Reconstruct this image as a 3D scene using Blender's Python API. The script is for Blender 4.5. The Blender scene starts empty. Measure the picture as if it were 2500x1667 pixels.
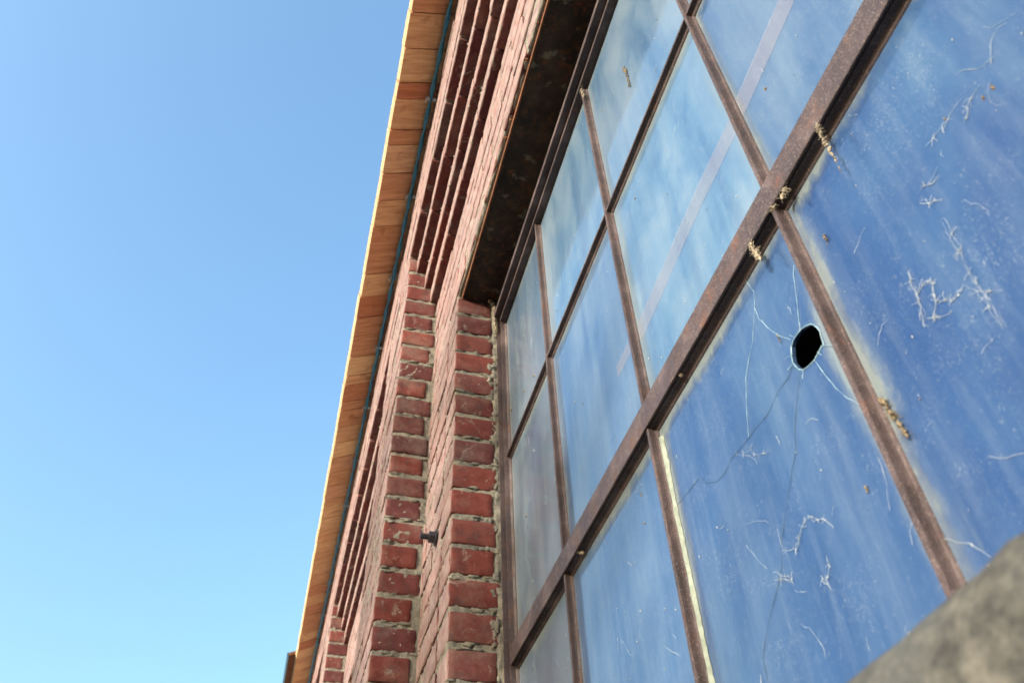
import bpy, math, random
from mathutils import Vector, Matrix, noise
R = math.radians
rnd = random.Random(7)
scene = bpy.context.scene
col = scene.collection
Z0 = 1.55                                   # height of the lens above the ground

# ------------------------------------------------------------------ camera
cd = bpy.data.cameras.new("camera"); cam = bpy.data.objects.new("camera", cd); col.objects.link(cam)
cam.matrix_world = Matrix(((-0.25452, -0.70733, -0.65948, 0.0), (-0.96664, 0.16584, 0.1952, 0.4),
                           (-0.0287, 0.68716, -0.72594, Z0), (0, 0, 0, 1)))
cd.lens = 28.657; cd.sensor_width = 36; cd.clip_start = 0.02; cd.clip_end = 3000
cd.dof.use_dof = True; cd.dof.focus_distance = 1.3; cd.dof.aperture_fstop = 9
scene.camera = cam
# ------------------------------------------------------------------ light
SUN_EL, SUN_AZ = 12.0, -25.0                 # azimuth from the wall's normal towards the far end
w = bpy.data.worlds.new("World"); scene.world = w; w.use_nodes = True
nt = w.node_tree
sky = nt.nodes.new("ShaderNodeTexSky"); sky.sky_type = 'NISHITA'; sky.sun_disc = False
sky.sun_elevation = R(SUN_EL); sky.sun_rotation = R(SUN_AZ); sky.ozone_density = 3.2; sky.air_density = 1.3; sky.dust_density = 5.0
hue = nt.nodes.new("ShaderNodeHueSaturation"); hue.inputs["Hue"].default_value = .495; hue.inputs["Saturation"].default_value = 1.04
nt.links.new(sky.outputs[0], hue.inputs["Color"]); nt.links.new(hue.outputs[0], nt.nodes["Background"].inputs[0]); nt.nodes["Background"].inputs[1].default_value = 0.15
sd = bpy.data.lights.new("sun", 'SUN'); sun = bpy.data.objects.new("sun", sd); col.objects.link(sun)
sd.energy = 2.0; sd.angle = R(0.5); sd.color = (1.0, 0.93, 0.82)
ts = Vector((math.sin(R(SUN_AZ))*math.cos(R(SUN_EL)), math.cos(R(SUN_AZ))*math.cos(R(SUN_EL)), math.sin(R(SUN_EL))))
sun.rotation_euler = ts.to_track_quat('Z', 'Y').to_euler(); sun.location = ts*20
scene.view_settings.view_transform = 'Standard'; scene.view_settings.look = 'None'
scene.view_settings.exposure = 2.12; scene.view_settings.gamma = 1.0

# ------------------------------------------------------------------ materials
def srgb(r, g, b):
    f = lambda c: (c/255/12.92 if c/255 <= .04045 else ((c/255+.055)/1.055)**2.4)
    return (f(r), f(g), f(b), 1)
class NT:
    def __init__(s, name):
        s.m = bpy.data.materials.new(name); s.m.use_nodes = True; s.t = s.m.node_tree
        s.b = s.t.nodes["Principled BSDF"]
    def n(s, typ, **kw):
        q = s.t.nodes.new(typ)
        for k, v in kw.items(): setattr(q, k, v)
        return q
    def l(s, a, b): s.t.links.new(a, b)
    def coord(s, scale=(1, 1, 1), kind="Object"):
        c = s.n("ShaderNodeTexCoord"); m = s.n("ShaderNodeMapping"); m.inputs["Scale"].default_value = scale
        s.l(c.outputs[kind], m.inputs[0]); return m.outputs[0]
    def noise(s, vec, scale, detail=6, rough=.6, dist=0):
        q = s.n("ShaderNodeTexNoise"); q.inputs["Scale"].default_value = scale; q.inputs["Detail"].default_value = detail
        q.inputs["Roughness"].default_value = rough; q.inputs["Distortion"].default_value = dist
        s.l(vec, q.inputs["Vector"]); return q.outputs["Fac"]
    def ramp(s, fac, stops, interp='LINEAR'):
        q = s.n("ShaderNodeValToRGB"); e = q.color_ramp.elements; q.color_ramp.interpolation = interp
        while len(e) < len(stops): e.new(.5)
        for i, (p, c) in enumerate(stops):
            e[i].position = p; e[i].color = c if len(c) == 4 else (*c, 1)
        s.l(fac, q.inputs[0]); return q.outputs[0]
    def mix(s, fac, a, b, mode='MIX'):
        q = s.n("ShaderNodeMix", data_type='RGBA', blend_type=mode)
        for v, i in ((fac, 0), (a, 6), (b, 7)):
            if hasattr(v, 'links'): s.l(v, q.inputs[i])
            else: q.inputs[i].default_value = v if i == 0 else ((*v, 1) if len(v) == 3 else v)
        return q.outputs[2]
    def math(s, op, a, b=0.0, clamp=False):
        q = s.n("ShaderNodeMath", operation=op, use_clamp=clamp)
        for v, i in ((a, 0), (b, 1)):
            if hasattr(v, 'links'): s.l(v, q.inputs[i])
            else: q.inputs[i].default_value = v
        return q.outputs[0]
    def bump(s, h, strength, dist=.002):
        q = s.n("ShaderNodeBump"); q.inputs["Strength"].default_value = strength; q.inputs["Distance"].default_value = dist
        s.l(h, q.inputs["Height"]); s.l(q.outputs[0], s.b.inputs["Normal"]); return q
    def done(s, colr, rough, spec=.3):
        if hasattr(colr, 'links'): s.l(colr, s.b.inputs["Base Color"])
        else: s.b.inputs["Base Color"].default_value = colr if len(colr) == 4 else (*colr, 1)
        if hasattr(rough, 'links'): s.l(rough, s.b.inputs["Roughness"])
        else: s.b.inputs["Roughness"].default_value = rough
        s.b.inputs["Specular IOR Level"].default_value = spec
        return s.m
W = lambda v: (v, v, v, 1)

def mat_brick():
    t = NT("brick"); v = t.coord(); g = t.n("ShaderNodeNewGeometry")
    base = t.ramp(g.outputs["Random Per Island"], [(0, (.070, .025, .026)), (.25, (.145, .041, .034)), (.5, (.095, .032, .032)), (.75, (.165, .044, .033)), (1, (.125, .050, .046))])
    n1 = t.noise(v, 38, 8, .65); n2 = t.noise(v, 260, 5, .7); n3 = t.noise(v, 11, 6, .6)
    c = t.mix(t.ramp(n1, [(.35, W(0)), (.7, W(1))]), base, t.mix(1.0, base, (.62, .5, .5), 'MULTIPLY'))
    c = t.mix(t.ramp(n2, [(.56, W(0)), (.72, W(.4))]), c, (.20, .12, .095))
    n4 = t.noise(v, 21, 8, .72, .6)
    c = t.mix(t.ramp(n4, [(.50, W(0)), (.66, W(.75))]), c, (.055, .030, .030))
    dust = t.math('MULTIPLY', t.ramp(n3, [(.48, W(0)), (.72, W(1))]), t.ramp(n2, [(.3, W(.25)), (.6, W(.75))]))
    c = t.mix(t.math('MULTIPLY', dust, .5), c, (.26, .215, .18))
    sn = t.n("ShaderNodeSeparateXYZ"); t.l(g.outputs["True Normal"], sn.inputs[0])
    sunlit = t.math('MULTIPLY', t.ramp(sn.outputs[1], [(.45, W(0)), (.8, W(1))]), t.ramp(n1, [(.3, W(.20)), (.62, W(.80))]))  # sunlit paleness of outward-facing bricks painted into their colour
    c = t.mix(sunlit, c, (.27, .215, .20))
    n5 = t.noise(v, 17, 9, .75, 1.2)
    c = t.mix(t.math('MULTIPLY', t.ramp(n5, [(.57, W(0)), (.65, W(.65))]), t.ramp(n2, [(.35, W(.3)), (.6, W(1))])), c, (.24, .22, .18))
    h = t.math('ADD', t.math('MULTIPLY', n1, .6), t.math('MULTIPLY', n2, .5))
    t.bump(h, .6, .003)
    return t.done(c, .92, .15)
def mat_mortar():
    t = NT("lime_mortar"); v = t.coord()
    n1 = t.noise(v, 30, 6, .6); n2 = t.noise(v, 420, 4, .75); n3 = t.noise(v, 120, 6, .7)
    c = t.ramp(n1, [(.3, (.19, .183, .158)), (.52, (.30, .285, .235)), (.72, (.41, .375, .29))])
    c = t.mix(t.ramp(n2, [(.53, W(0)), (.66, W(.85))]), c, (.075, .07, .058))
    c = t.mix(t.ramp(n3, [(.55, W(0)), (.72, W(.6))]), c, (.40, .355, .26))
    t.bump(t.math('ADD', t.math('MULTIPLY', n3, 1.0), t.math('MULTIPLY', n2, .7)), 1.0, .009)
    return t.done(c, .95, .1)
def mat_board(end=False):
    t = NT("fir_board_end" if end else "fir_board"); v = t.coord(); g = t.n("ShaderNodeNewGeometry")
    rv = t.n("ShaderNodeVectorMath", operation='SCALE'); cx = t.n("ShaderNodeCombineXYZ")
    for i in range(3): t.l(g.outputs["Random Per Island"], cx.inputs[i])
    t.l(cx.outputs[0], rv.inputs[0]); rv.inputs["Scale"].default_value = 37
    add = t.n("ShaderNodeVectorMath", operation='ADD'); t.l(v, add.inputs[0]); t.l(rv.outputs[0], add.inputs[1])
    if end:
        n = t.noise(add.outputs[0], 90, 5, .7)
        c = t.ramp(n, [(.3, (.25, .17, .09)), (.5, (.40, .30, .17)), (.75, (.52, .43, .29))])
        t.bump(n, .4); return t.done(c, .85, .15)
    m = t.n("ShaderNodeMapping"); m.inputs["Scale"].default_value = (60, 5, 5); t.l(add.outputs[0], m.inputs[0])
    n1 = t.noise(m.outputs[0], 1.2, 7, .65, 1.2); n2 = t.noise(add.outputs[0], 14, 3, .5, .6)
    base = t.ramp(g.outputs["Random Per Island"], [(0, (.60, .31, .165)), (.22, (.78, .53, .29)), (.42, (.50, .20, .105)), (.6, (.72, .45, .235)), (.8, (.55, .25, .13)), (1, (.84, .62, .38))])
    c = t.mix(t.ramp(n1, [(.35, W(0)), (.65, W(.75))]), base, t.mix(1.0, base, (.55, .42, .36), 'MULTIPLY'))
    c = t.mix(t.ramp(n2, [(.62, W(0)), (.75, W(.6))]), c, (.24, .085, .04))
    t.bump(n1, .25); return t.done(c, .8, .2)
def mat_steel():
    t = NT("weathered_painted_steel"); v = t.coord()
    n1 = t.noise(v, 14, 7, .65); n2 = t.noise(v, 700, 3, .7); n3 = t.noise(v, 32, 6, .7)
    c = t.ramp(n1, [(.3, (.022, .015, .016)), (.5, (.044, .029, .029)), (.72, (.105, .076, .074))])
    c = t.mix(t.ramp(n3, [(.57, W(0)), (.68, W(.65))]), c, (.10, .042, .026))
    c = t.mix(t.ramp(n2, [(.58, W(0)), (.68, W(.7))]), c, (.26, .21, .195))
    c = t.mix(t.ramp(n2, [(.30, W(.8)), (.40, W(0))]), c, (.022, .015, .015))
    t.bump(t.math('ADD', n3, n2), .6, .0016); return t.done(c, t.ramp(n3, [(.4, W(.42)), (.6, W(.75))]), .4)
def mat_darksteel():
    t = NT("rusted_dark_steel"); v = t.coord()
    n1 = t.noise(v, 16, 7, .65); n3 = t.noise(v, 60, 6, .7)
    c = t.ramp(n1, [(.35, (.018, .014, .011)), (.55, (.042, .029, .021)), (.75, (.085, .054, .032))])
    c = t.mix(t.ramp(n3, [(.52, W(0)), (.66, W(.8))]), c, (.13, .05, .02))
    c = t.mix(t.ramp(t.noise(v, 28, 5, .6), [(.60, W(0)), (.68, W(.7))]), c, (.17, .16, .11))
    t.bump(n3, .4); return t.done(c, .8, .2)
def mat_glass():
    # glass under a blue, streaky grime film: the film keeps its colour wherever the light stands
    t = NT("grimy_blue_glass"); v = t.coord()
    info = t.n("ShaderNodeObjectInfo")
    sc = t.n("ShaderNodeVectorMath", operation='SCALE'); cx = t.n("ShaderNodeCombineXYZ")
    for i in range(3): t.l(info.outputs["Random"], cx.inputs[i])
    t.l(cx.outputs[0], sc.inputs[0]); sc.inputs["Scale"].default_value = 9
    ad = t.n("ShaderNodeVectorMath", operation='ADD'); t.l(v, ad.inputs[0]); t.l(sc.outputs[0], ad.inputs[1]); p = ad.outputs[0]
    def mp(scale, rot=(0, 0, 0)):
        m = t.n("ShaderNodeMapping"); m.inputs["Scale"].default_value = scale; m.inputs["Rotation"].default_value = rot
        t.l(p, m.inputs[0]); return m.outputs[0]
    big = t.noise(mp((7, 1, 3.2), (0, R(6), 0)), 1.0, 5, .58, .5)
    streak = t.noise(mp((85, 1, 7)), 1.0, 4, .6, .25)
    fine = t.noise(mp((1, 1, .6)), 130, 5, .7, .5)
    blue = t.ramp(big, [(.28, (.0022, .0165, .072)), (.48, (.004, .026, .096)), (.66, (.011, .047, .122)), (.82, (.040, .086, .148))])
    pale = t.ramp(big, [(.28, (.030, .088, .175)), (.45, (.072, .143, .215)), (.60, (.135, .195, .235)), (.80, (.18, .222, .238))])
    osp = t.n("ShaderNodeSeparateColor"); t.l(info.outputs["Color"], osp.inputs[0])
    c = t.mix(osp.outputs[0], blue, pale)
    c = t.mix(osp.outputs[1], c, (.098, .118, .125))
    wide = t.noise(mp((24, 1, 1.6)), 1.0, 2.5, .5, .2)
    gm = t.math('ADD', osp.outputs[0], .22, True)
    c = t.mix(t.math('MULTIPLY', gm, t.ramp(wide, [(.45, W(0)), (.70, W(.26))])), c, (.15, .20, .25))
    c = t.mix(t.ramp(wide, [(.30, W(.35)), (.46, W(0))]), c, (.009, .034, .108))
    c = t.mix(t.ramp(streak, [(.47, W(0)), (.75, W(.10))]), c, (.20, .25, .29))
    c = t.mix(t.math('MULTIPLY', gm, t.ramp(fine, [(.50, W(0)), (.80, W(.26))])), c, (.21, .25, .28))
    uv = t.n("ShaderNodeTexCoord"); sep = t.n("ShaderNodeSeparateXYZ"); t.l(uv.outputs["UV"], sep.inputs[0])
    # paler margin along the bars: UV holds metres to the nearest side / nearest top or bottom
    ed = t.math('MINIMUM', sep.outputs[0], sep.outputs[1])
    ed = t.math('ADD', ed, t.math('MULTIPLY', t.math('SUBTRACT', big, .5), .10))
    ed = t.math('ADD', ed, t.math('MULTIPLY', t.math('SUBTRACT', streak, .5), .03))
    ed = t.math('ADD', ed, t.math('MULTIPLY', t.math('SUBTRACT', fine, .5), .02))
    c = t.mix(t.ramp(ed, [(.0, W(.7)), (.004, W(.42)), (.017, W(0))]), c, (.155, .182, .165))
    sp = t.noise(mp((1, 1, .55)), 520, 3, .65, 1.5); sp2 = t.noise(mp((1, 1, 1)), 26, 5, .6)
    c = t.mix(t.math('MULTIPLY', t.ramp(sp, [(.61, W(0)), (.68, W(.75))]), t.ramp(sp2, [(.42, W(.2)), (.66, W(.8))])), c, (.22, .25, .26))
    scr = t.noise(mp((1, 1, .35), (0, R(35), 0)), 210, 4, .6, 3.5)
    c = t.mix(t.math('MULTIPLY', t.ramp(scr, [(.58, W(0)), (.62, W(.35)), (.66, W(0))]), t.ramp(sp2, [(.50, W(0)), (.66, W(1))])), c, (.22, .25, .27))
    t.b.inputs["Coat Weight"].default_value = .8; t.b.inputs["Coat Roughness"].default_value = .05; t.b.inputs["Coat IOR"].default_value = 1.5
    wav = t.noise(mp((3.2, 1, 2.1)), 1.6, 1.5, .4, .2)
    cb = t.n("ShaderNodeBump"); cb.inputs["Strength"].default_value = .35; cb.inputs["Distance"].default_value = .006
    t.l(wav, cb.inputs["Height"]); t.l(cb.outputs[0], t.b.inputs["Coat Normal"])
    t.bump(t.math('ADD', big, t.math('MULTIPLY', fine, .12)), .12, .004)
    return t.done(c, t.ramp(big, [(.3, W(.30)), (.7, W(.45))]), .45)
def mat_plain(name, c, rough=.8, spec=.2, ns=60, var=.35):
    t = NT(name); n = t.noise(t.coord(), ns, 6, .65)
    c2 = tuple(x*(1-var) for x in c); c3 = tuple(min(1, x*(1+var)) for x in c)
    t.bump(n, .4); return t.done(t.ramp(n, [(.3, c2), (.5, c), (.72, c3)]), rough, spec)
def mat_concrete():
    t = NT("rough_concrete"); v = t.coord(); n1 = t.noise(v, 85, 6, .75); n2 = t.noise(v, 230, 5, .7); n3 = t.noise(v, 14, 4, .5)
    c = t.ramp(n1, [(.36, (.036, .037, .035)), (.5, (.075, .074, .066)), (.64, (.135, .129, .108))])
    c = t.mix(t.ramp(n3, [(.4, W(0)), (.65, W(.7))]), c, (.085, .092, .090))
    c = t.mix(t.ramp(n2, [(.56, W(0)), (.7, W(.6))]), c, (.05, .048, .045))
    t.bump(t.math('ADD', n1, n2), .8, .004); return t.done(c, .95, .1)
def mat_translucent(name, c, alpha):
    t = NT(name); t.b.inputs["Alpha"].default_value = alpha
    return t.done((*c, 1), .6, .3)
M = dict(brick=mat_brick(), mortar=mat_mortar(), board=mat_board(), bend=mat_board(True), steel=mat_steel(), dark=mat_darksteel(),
         glass=mat_glass(), concrete=mat_concrete(), web=mat_plain("dusty_cobweb", (.25, .215, .16), .95, .05, 300, .6),
         thread=mat_plain("cobweb_thread", (.30, .34, .37), .9, .1), crack=mat_plain("glass_crack", (.22, .34, .40), .4, .5),
         crackdark=mat_plain("glass_crack_dark", (.055, .10, .16), .4, .5),  # darker colour for the two long cracks
         fleck=mat_plain("pale_dust_fleck", (.27, .29, .29), .9, .1), putty=mat_plain("old_putty", (.175, .20, .165), .85, .2, 90, .3), cable=mat_plain("teal_cable", (.02, .16, .26), .45, .5, 30, .4),
         clip=mat_plain("cable_clip", (.45, .47, .48), .5, .4), bolt=mat_plain("black_steel_bolt", (.028, .026, .032), .4, .5, 120, .4),
         roof=mat_plain("roofing_felt", (.05, .05, .05), .95), rim=mat_plain("dark_teal_drip_edge", (.015, .035, .045), .5, .4),
         brown=mat_plain("brown_board", (.13, .055, .028), .85, .15, 25, .5), ground=mat_plain("worn_asphalt_ground", (.085, .08, .07), .95, .1, 1.5, .25),
         inside=mat_plain("dark_plaster", (.05, .045, .04), .95, .1), refl=mat_translucent("pale_reflection", (.30, .26, .28), .10),
         case=mat_plain("insect_case", (.16, .13, .085), .95, .05, 500, .7))

# ------------------------------------------------------------------ object helpers
def obj(name, verts, faces, mat, parent=None, mats=None, smooth=False, origin=(0, 0, 0), mi=None, uv=None):
    o3 = Vector(origin)
    me = bpy.data.meshes.new(name)
    me.from_pydata([tuple(Vector(v)-o3) for v in verts], [], faces); me.validate(); me.update()
    for m in (mats or [mat]): me.materials.append(m)
    if mi:
        for p, i in zip(me.polygons, mi): p.material_index = i
    if smooth:
        for p in me.polygons: p.use_smooth = True
    if uv:
        l = me.uv_layers.new(name="UVMap")
        for lp in me.loops: l.data[lp.index].uv = uv[lp.vertex_index]
    o = bpy.data.objects.new(name, me); col.objects.link(o)
    if parent: o.parent = parent; o.location = o3
    else: o.location = o3+Vector((0, 0, Z0))
    return o
def empty(name, loc, label, cat, group=None):
    o = bpy.data.objects.new(name, None); col.objects.link(o); o.location = Vector(loc); o.empty_display_size = .05
    return tag(o, label, cat, group)
def tag(o, label=None, cat=None, group=None, kind=None):
    if label: o["label"] = label
    if cat: o["category"] = cat
    if group: o["group"] = group
    if kind: o["kind"] = kind
    return o
class MB:
    def __init__(s): s.v = []; s.f = []; s.mi = []
    def add(s, v, f, m=0):
        b = len(s.v); s.v += v; s.f += [tuple(b+i for i in q) for q in f]; s.mi += [m]*len(f)
    def box(s, x0, x1, y0, y1, z0, z1, m=0):
        v = [(x, y, z) for x in (x0, x1) for y in (y0, y1) for z in (z0, z1)]
        s.add(v, [(0, 1, 3, 2), (4, 6, 7, 5), (0, 4, 5, 1), (2, 3, 7, 6), (0, 2, 6, 4), (1, 5, 7, 3)], m)
    def chamfer(s, x0, x1, y0, y1, z0, z1, c=.003, j=.0015, m=0):
        lo = (x0, y0, z0); hi = (x1, y1, z1); vs = []; idx = {}
        for sx in (0, 1):
            for sy in (0, 1):
                for sz in (0, 1):
                    S = (sx, sy, sz); jit = [rnd.uniform(-j, j) for _ in range(3)]
                    for ax in range(3):
                        p = []
                        for k in range(3):
                            q = hi[k] if S[k] else lo[k]
                            if k != ax: q += -c if S[k] else c
                            p.append(q+jit[k])
                        idx[(S, ax)] = len(vs); vs.append(tuple(p))
        fs = []
        def g(S, ax): return idx[(tuple(S), ax)]
        for ax in range(3):
            a, b = [k for k in range(3) if k != ax]
            for sd in (0, 1):
                q = []
                for (u, v_) in ((0, 0), (1, 0), (1, 1), (0, 1)):
                    S = [0]*3; S[ax] = sd; S[a] = u; S[b] = v_; q.append(g(S, ax))
                flip = (sd == 0) ^ (ax == 1)
                fs.append(tuple(q[::-1]) if flip else tuple(q))
            for u in (0, 1):
                for v_ in (0, 1):
                    S0 = [0]*3; S1 = [0]*3; S0[a] = S1[a] = u; S0[b] = S1[b] = v_; S1[ax] = 1
                    fs.append((g(S0, a), g(S1, a), g(S1, b), g(S0, b)))
        for sx in (0, 1):
            for sy in (0, 1):
                for sz in (0, 1):
                    S = (sx, sy, sz); fs.append((idx[(S, 0)], idx[(S, 1)], idx[(S, 2)]))
        s.add(vs, fs, m)
    def rough(s, x0, x1, y0, y1, z0, z1, cell=.012, r=.004, amp=.0012, seed=0., m=0, freq=70., edge=1.5):
        # rounded box on a grid, displaced by noise: worn brick, lumpy mortar
        lo = Vector((x0, y0, z0)); hi = Vector((x1, y1, z1)); ce = (lo+hi)/2; h = (hi-lo)/2
        def lines(k):
            L = 2*h[k]; n = max(2, int(round((L-2*r)/cell)))
            return [0, r*.35] + [r+(L-2*r)*i/n for i in range(n+1)] + [L-r*.35, L]
        G = [lines(k) for k in range(3)]; cache = {}; vs = []; fs = []
        def vert(i, j, k):
            key = (i, j, k)
            if key in cache: return cache[key]
            p = Vector((G[0][i], G[1][j], G[2][k]))-h
            q = Vector([max(-(h[a]-r), min(h[a]-r, p[a])) for a in range(3)]); d = p-q
            if d.length > 1e-9: p = q+d.normalized()*r
            nrm = d.normalized() if d.length > 1e-9 else Vector((0, 0, 0))
            wp = ce+p; s3 = Vector((seed, seed*1.7, -seed))
            a1 = noise.noise(wp*freq+s3)*amp + noise.noise(wp*freq*3.1+s3)*amp*.5
            e = sum(1 for t_ in d if abs(t_) > r*.3)
            if e > 1: a1 -= abs(noise.noise(wp*freq*.8+s3*2))*amp*2.2*edge
            wp = wp+nrm*a1
            cache[key] = len(vs); vs.append(tuple(wp)); return cache[key]
        n = [len(g) for g in G]
        for (a, b, c) in ((0, 1, 2), (1, 2, 0), (2, 0, 1)):
            for sd in (0, n[a]-1):
                for u in range(n[b]-1):
                    for v_ in range(n[c]-1):
                        q = []
                        for (du, dv) in ((0, 0), (1, 0), (1, 1), (0, 1)):
                            I = [0, 0, 0]; I[a] = sd; I[b] = u+du; I[c] = v_+dv; q.append(vert(*I))
                        fs.append(tuple(q) if sd else tuple(q[::-1]))
        s.add(vs, fs, m)
    def prism(s, prof, axis, a0, a1, m=0):
        # prof: (offset, y) outline; axis 'z' = upright bar (offset along x), axis 'x' = level bar (offset along z)
        n = len(prof); v = []
        for a in (a0, a1):
            for (o_, y) in prof: v.append((o_, y, a) if axis == 'z' else (a, y, o_))
        f = [(i, (i+1) % n, n+(i+1) % n, n+i) for i in range(n)]+[tuple(range(n))[::-1], tuple(range(n, 2*n))]
        s.add(v, f, m)
    def tube(s, pts, r, m=0, sides=6, jr=0.):
        P = [Vector(p) for p in pts]; n = len(P); v = []
        for i, p in enumerate(P):
            d = (P[min(i+1, n-1)]-P[max(i-1, 0)])
            if d.length < 1e-9: d = Vector((0, 0, 1))
            d.normalize(); u = d.cross(Vector((.3, .9, .2))).normalized(); w_ = d.cross(u)
            rr = (r[i] if isinstance(r, (list, tuple)) else r)*(1+rnd.uniform(-jr, jr))
            for k in range(sides):
                a = 2*math.pi*k/sides; v.append(tuple(p+u*math.cos(a)*rr+w_*math.sin(a)*rr))
        f = [(i*sides+k, i*sides+(k+1) % sides, (i+1)*sides+(k+1) % sides, (i+1)*sides+k) for i in range(n-1) for k in range(sides)]
        f += [tuple(range(sides))[::-1], tuple(range((n-1)*sides, n*sides))]
        s.add(v, f, m)
    def blob(s, c, r, amp=.35, m=0, seg=8, squash=(1, 1, 1)):
        c = Vector(c); v = []; f = []; so = rnd.uniform(0, 99)
        for i in range(seg+1):
            th = math.pi*i/seg
            for k in range(seg):
                ph = 2*math.pi*k/seg; d = Vector((math.sin(th)*math.cos(ph), math.sin(th)*math.sin(ph), math.cos(th)))
                q = r*(1+amp*noise.noise(d*1.8+Vector((so, 0, 0)))*1.6)
                v.append(tuple(c+Vector((d.x*q*squash[0], d.y*q*squash[1], d.z*q*squash[2]))))
        for i in range(seg):
            for k in range(seg): f.append((i*seg+k, (i+1)*seg+k, (i+1)*seg+(k+1) % seg, i*seg+(k+1) % seg))
        s.add(v, f, m)
    def build(s, name, mats, parent=None, smooth=False, origin=(0, 0, 0), base=None):
        if not isinstance(mats, (list, tuple)): mats = [mats]
        return obj(name, s.v, s.f, None, parent, mats, smooth, origin, s.mi)

# ------------------------------------------------------------------ the building
bld = empty("brick_building", (0, 0, Z0), "weathered red brick building with steel factory window, stepped brickwork and timber eave", "building")
YA, YB = .131, .237                          # recessed panel and pilaster faces; the glass is at y = 0
XJ, XP, XQ, PER = 1.413, 1.764, 2.20, 2.436  # jamb, pilaster, pilaster's far side, bay period
XW0 = .0                                     # near side of the window
ZL = 1.692                                   # lintel soffit
STEP = [.156, .180, .209]                    # corbel faces between the two planes
ZT = 2.75                                    # wall head
ZF = -Z0
def bed(n): return 1.5565+(.0705 if n <= 0 else .072)*n
def course(mb, xa, xb, yf, dep, n, detail, off=0, L=.203, z=None, amp=.0008, J=.005):
    z0, z1 = (bed(n)+.0055, bed(n+1)-.0055) if z is None else z
    x = xa; first = True; stag = (n % 2)*.5
    edges = [xa]
    e = xa+L*(1-stag)+off*L if (stag or off) else xa+L
    while e < xb-.06: edges.append(e); e += L
    edges.append(xb)
    for a, b in zip(edges[:-1], edges[1:]):
        a_ = a if a == xa else a+J; b_ = b if b == xb else b-J
        dz = rnd.uniform(-.0016, .0016); dy = rnd.uniform(-.0022, .0022); dp = dep
        if detail: mb.rough(a_, b_, yf-dp+dy, yf+dy, z0+dz, z1+dz+rnd.uniform(-.0015, .0015), .012, .0035, amp, rnd.uniform(0, 50))
        else: mb.chamfer(a_, b_, yf-dp+dy, yf+dy, z0+dz, z1+dz, .004, .0018)
NB = int((ZF-bed(0))/.0705)
# recessed panels, lintel courses and the wall above: one wall mesh
wall = MB()
for b in range(-1, 4):
    X = b*PER; near = b == 0
    ba, bb = (XQ-PER)+X, XP+X                                      # the recessed bay
    wa, wb = XW0+X, XJ+X
    det = b in (0, 1)
    for n in range(NB, 2):                                         # piers beside the window
        d_ = det and bed(n) > .25
        course(wall, wb, bb+.10, YA, .093+.012*rnd.random(), n, d_, 0, .203 if n % 2 else .11)
        course(wall, ba-.10, wa, YA, .095, n, d_ and b == 1, .3)
        if bed(n+1) < .10: course(wall, wa, wb, YA, .095, n, False, .2)
    for n in range(2, 7): course(wall, ba-.1, bb+.1, YA, .10, n, det, .15)
for n in range(10, 17): course(wall, -1.5, 9.0, YB, .10, n, n < 17, .1)
# mortar and wall core
def core(mb, x0, x1, y0, y1, z0, z1, cell=None, amp=.0032):
    if cell: mb.rough(x0, x1, y0, y1, z0, z1, cell, .004, amp, 3.3, 1, 75., .3)
    else: mb.box(x0, x1, y0, y1, z0, z1, 1)
REC = .0030
for b in range(-1, 4):
    X = b*PER; ba, bb = XQ-PER+X, XP+X; wa, wb = XW0+X, XJ+X
    if b in (0, 1):
        core(wall, wb+REC, bb+.05, -.04, YA-REC, .2, ZL+.03, .006, .0037)
        core(wall, wb+REC, bb+.05, -.04, YA-REC, ZF, .2)
        core(wall, wb-.0005, wb+.02, -.02, .036, .2, ZL-.002, .004, .0042)     # mortar fillet against the window frame
    else: core(wall, wb+REC, bb+.05, -.04, YA-REC, ZF, ZL)
    core(wall, ba-.05, wa-REC, -.04, YA-REC, ZF, ZL)
    core(wall, wa-REC, wb+REC, -.04, YA-REC, ZF, .1)
    core(wall, ba-.05, bb+.05, -.04, YA-REC, ZL+.012, 2.10, .02 if b in (0, 1) else None)
    core(wall, ba-.05, bb+.05, -.04, YA-.02, 2.10, 2.29)
core(wall, -1.5, 9.0, -.10, YB-REC, 2.294, ZT, .03)
for k in range(150):                                                  # mortar squeezed over the brick edges of the jambs
    n = rnd.randrange(-16, 2); X = rnd.choice((0, 0, 0, PER)); up_ = rnd.choice((-1, 1))
    wall.blob((XJ+X+rnd.uniform(-.0005, .003), rnd.uniform(.012, .126), bed(n)+up_*rnd.uniform(.003, .0075)), rnd.uniform(.0025, .0055), .7, 1, 8, (.35, 2.6, .8))
for k in range(50):
    n = rnd.randrange(-16, 2)
    wall.blob((XJ+rnd.uniform(-.001, .002), rnd.uniform(.028, .046), bed(n)+rnd.uniform(0, .07)), rnd.uniform(.003, .007), .7, 1, 8, (.35, 1.2, 2.0))
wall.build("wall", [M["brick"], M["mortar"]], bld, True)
# stepped courses over each bay
for b in range(0, 3):
    X = b*PER; ba, bb = XQ-PER+X, XP+X
    for i, yf in enumerate(STEP):
        mb = MB(); n = 7+i
        course(mb, ba-.03, bb+.03, yf, .09, n, b < 2, [.1, .35, .2][i], .203, (bed(n)+.001, bed(n+1)-.0075), .0008, J=.0012)
        core(mb, ba-.03, bb+.03, .05, yf-.004, bed(n)+.008, bed(n+1), .012 if b < 2 else None)
        for k in range(16):                                        # mortar squeezed out of the joints
            x = rnd.uniform(ba, bb); mb.blob((x, yf-.003, bed(n)+rnd.choice((.002, .066))), rnd.uniform(.0025, .005), .6, 1, 6)
        o = mb.build("corbel_course", [M["brick"], M["mortar"]], bld, True)
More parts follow.
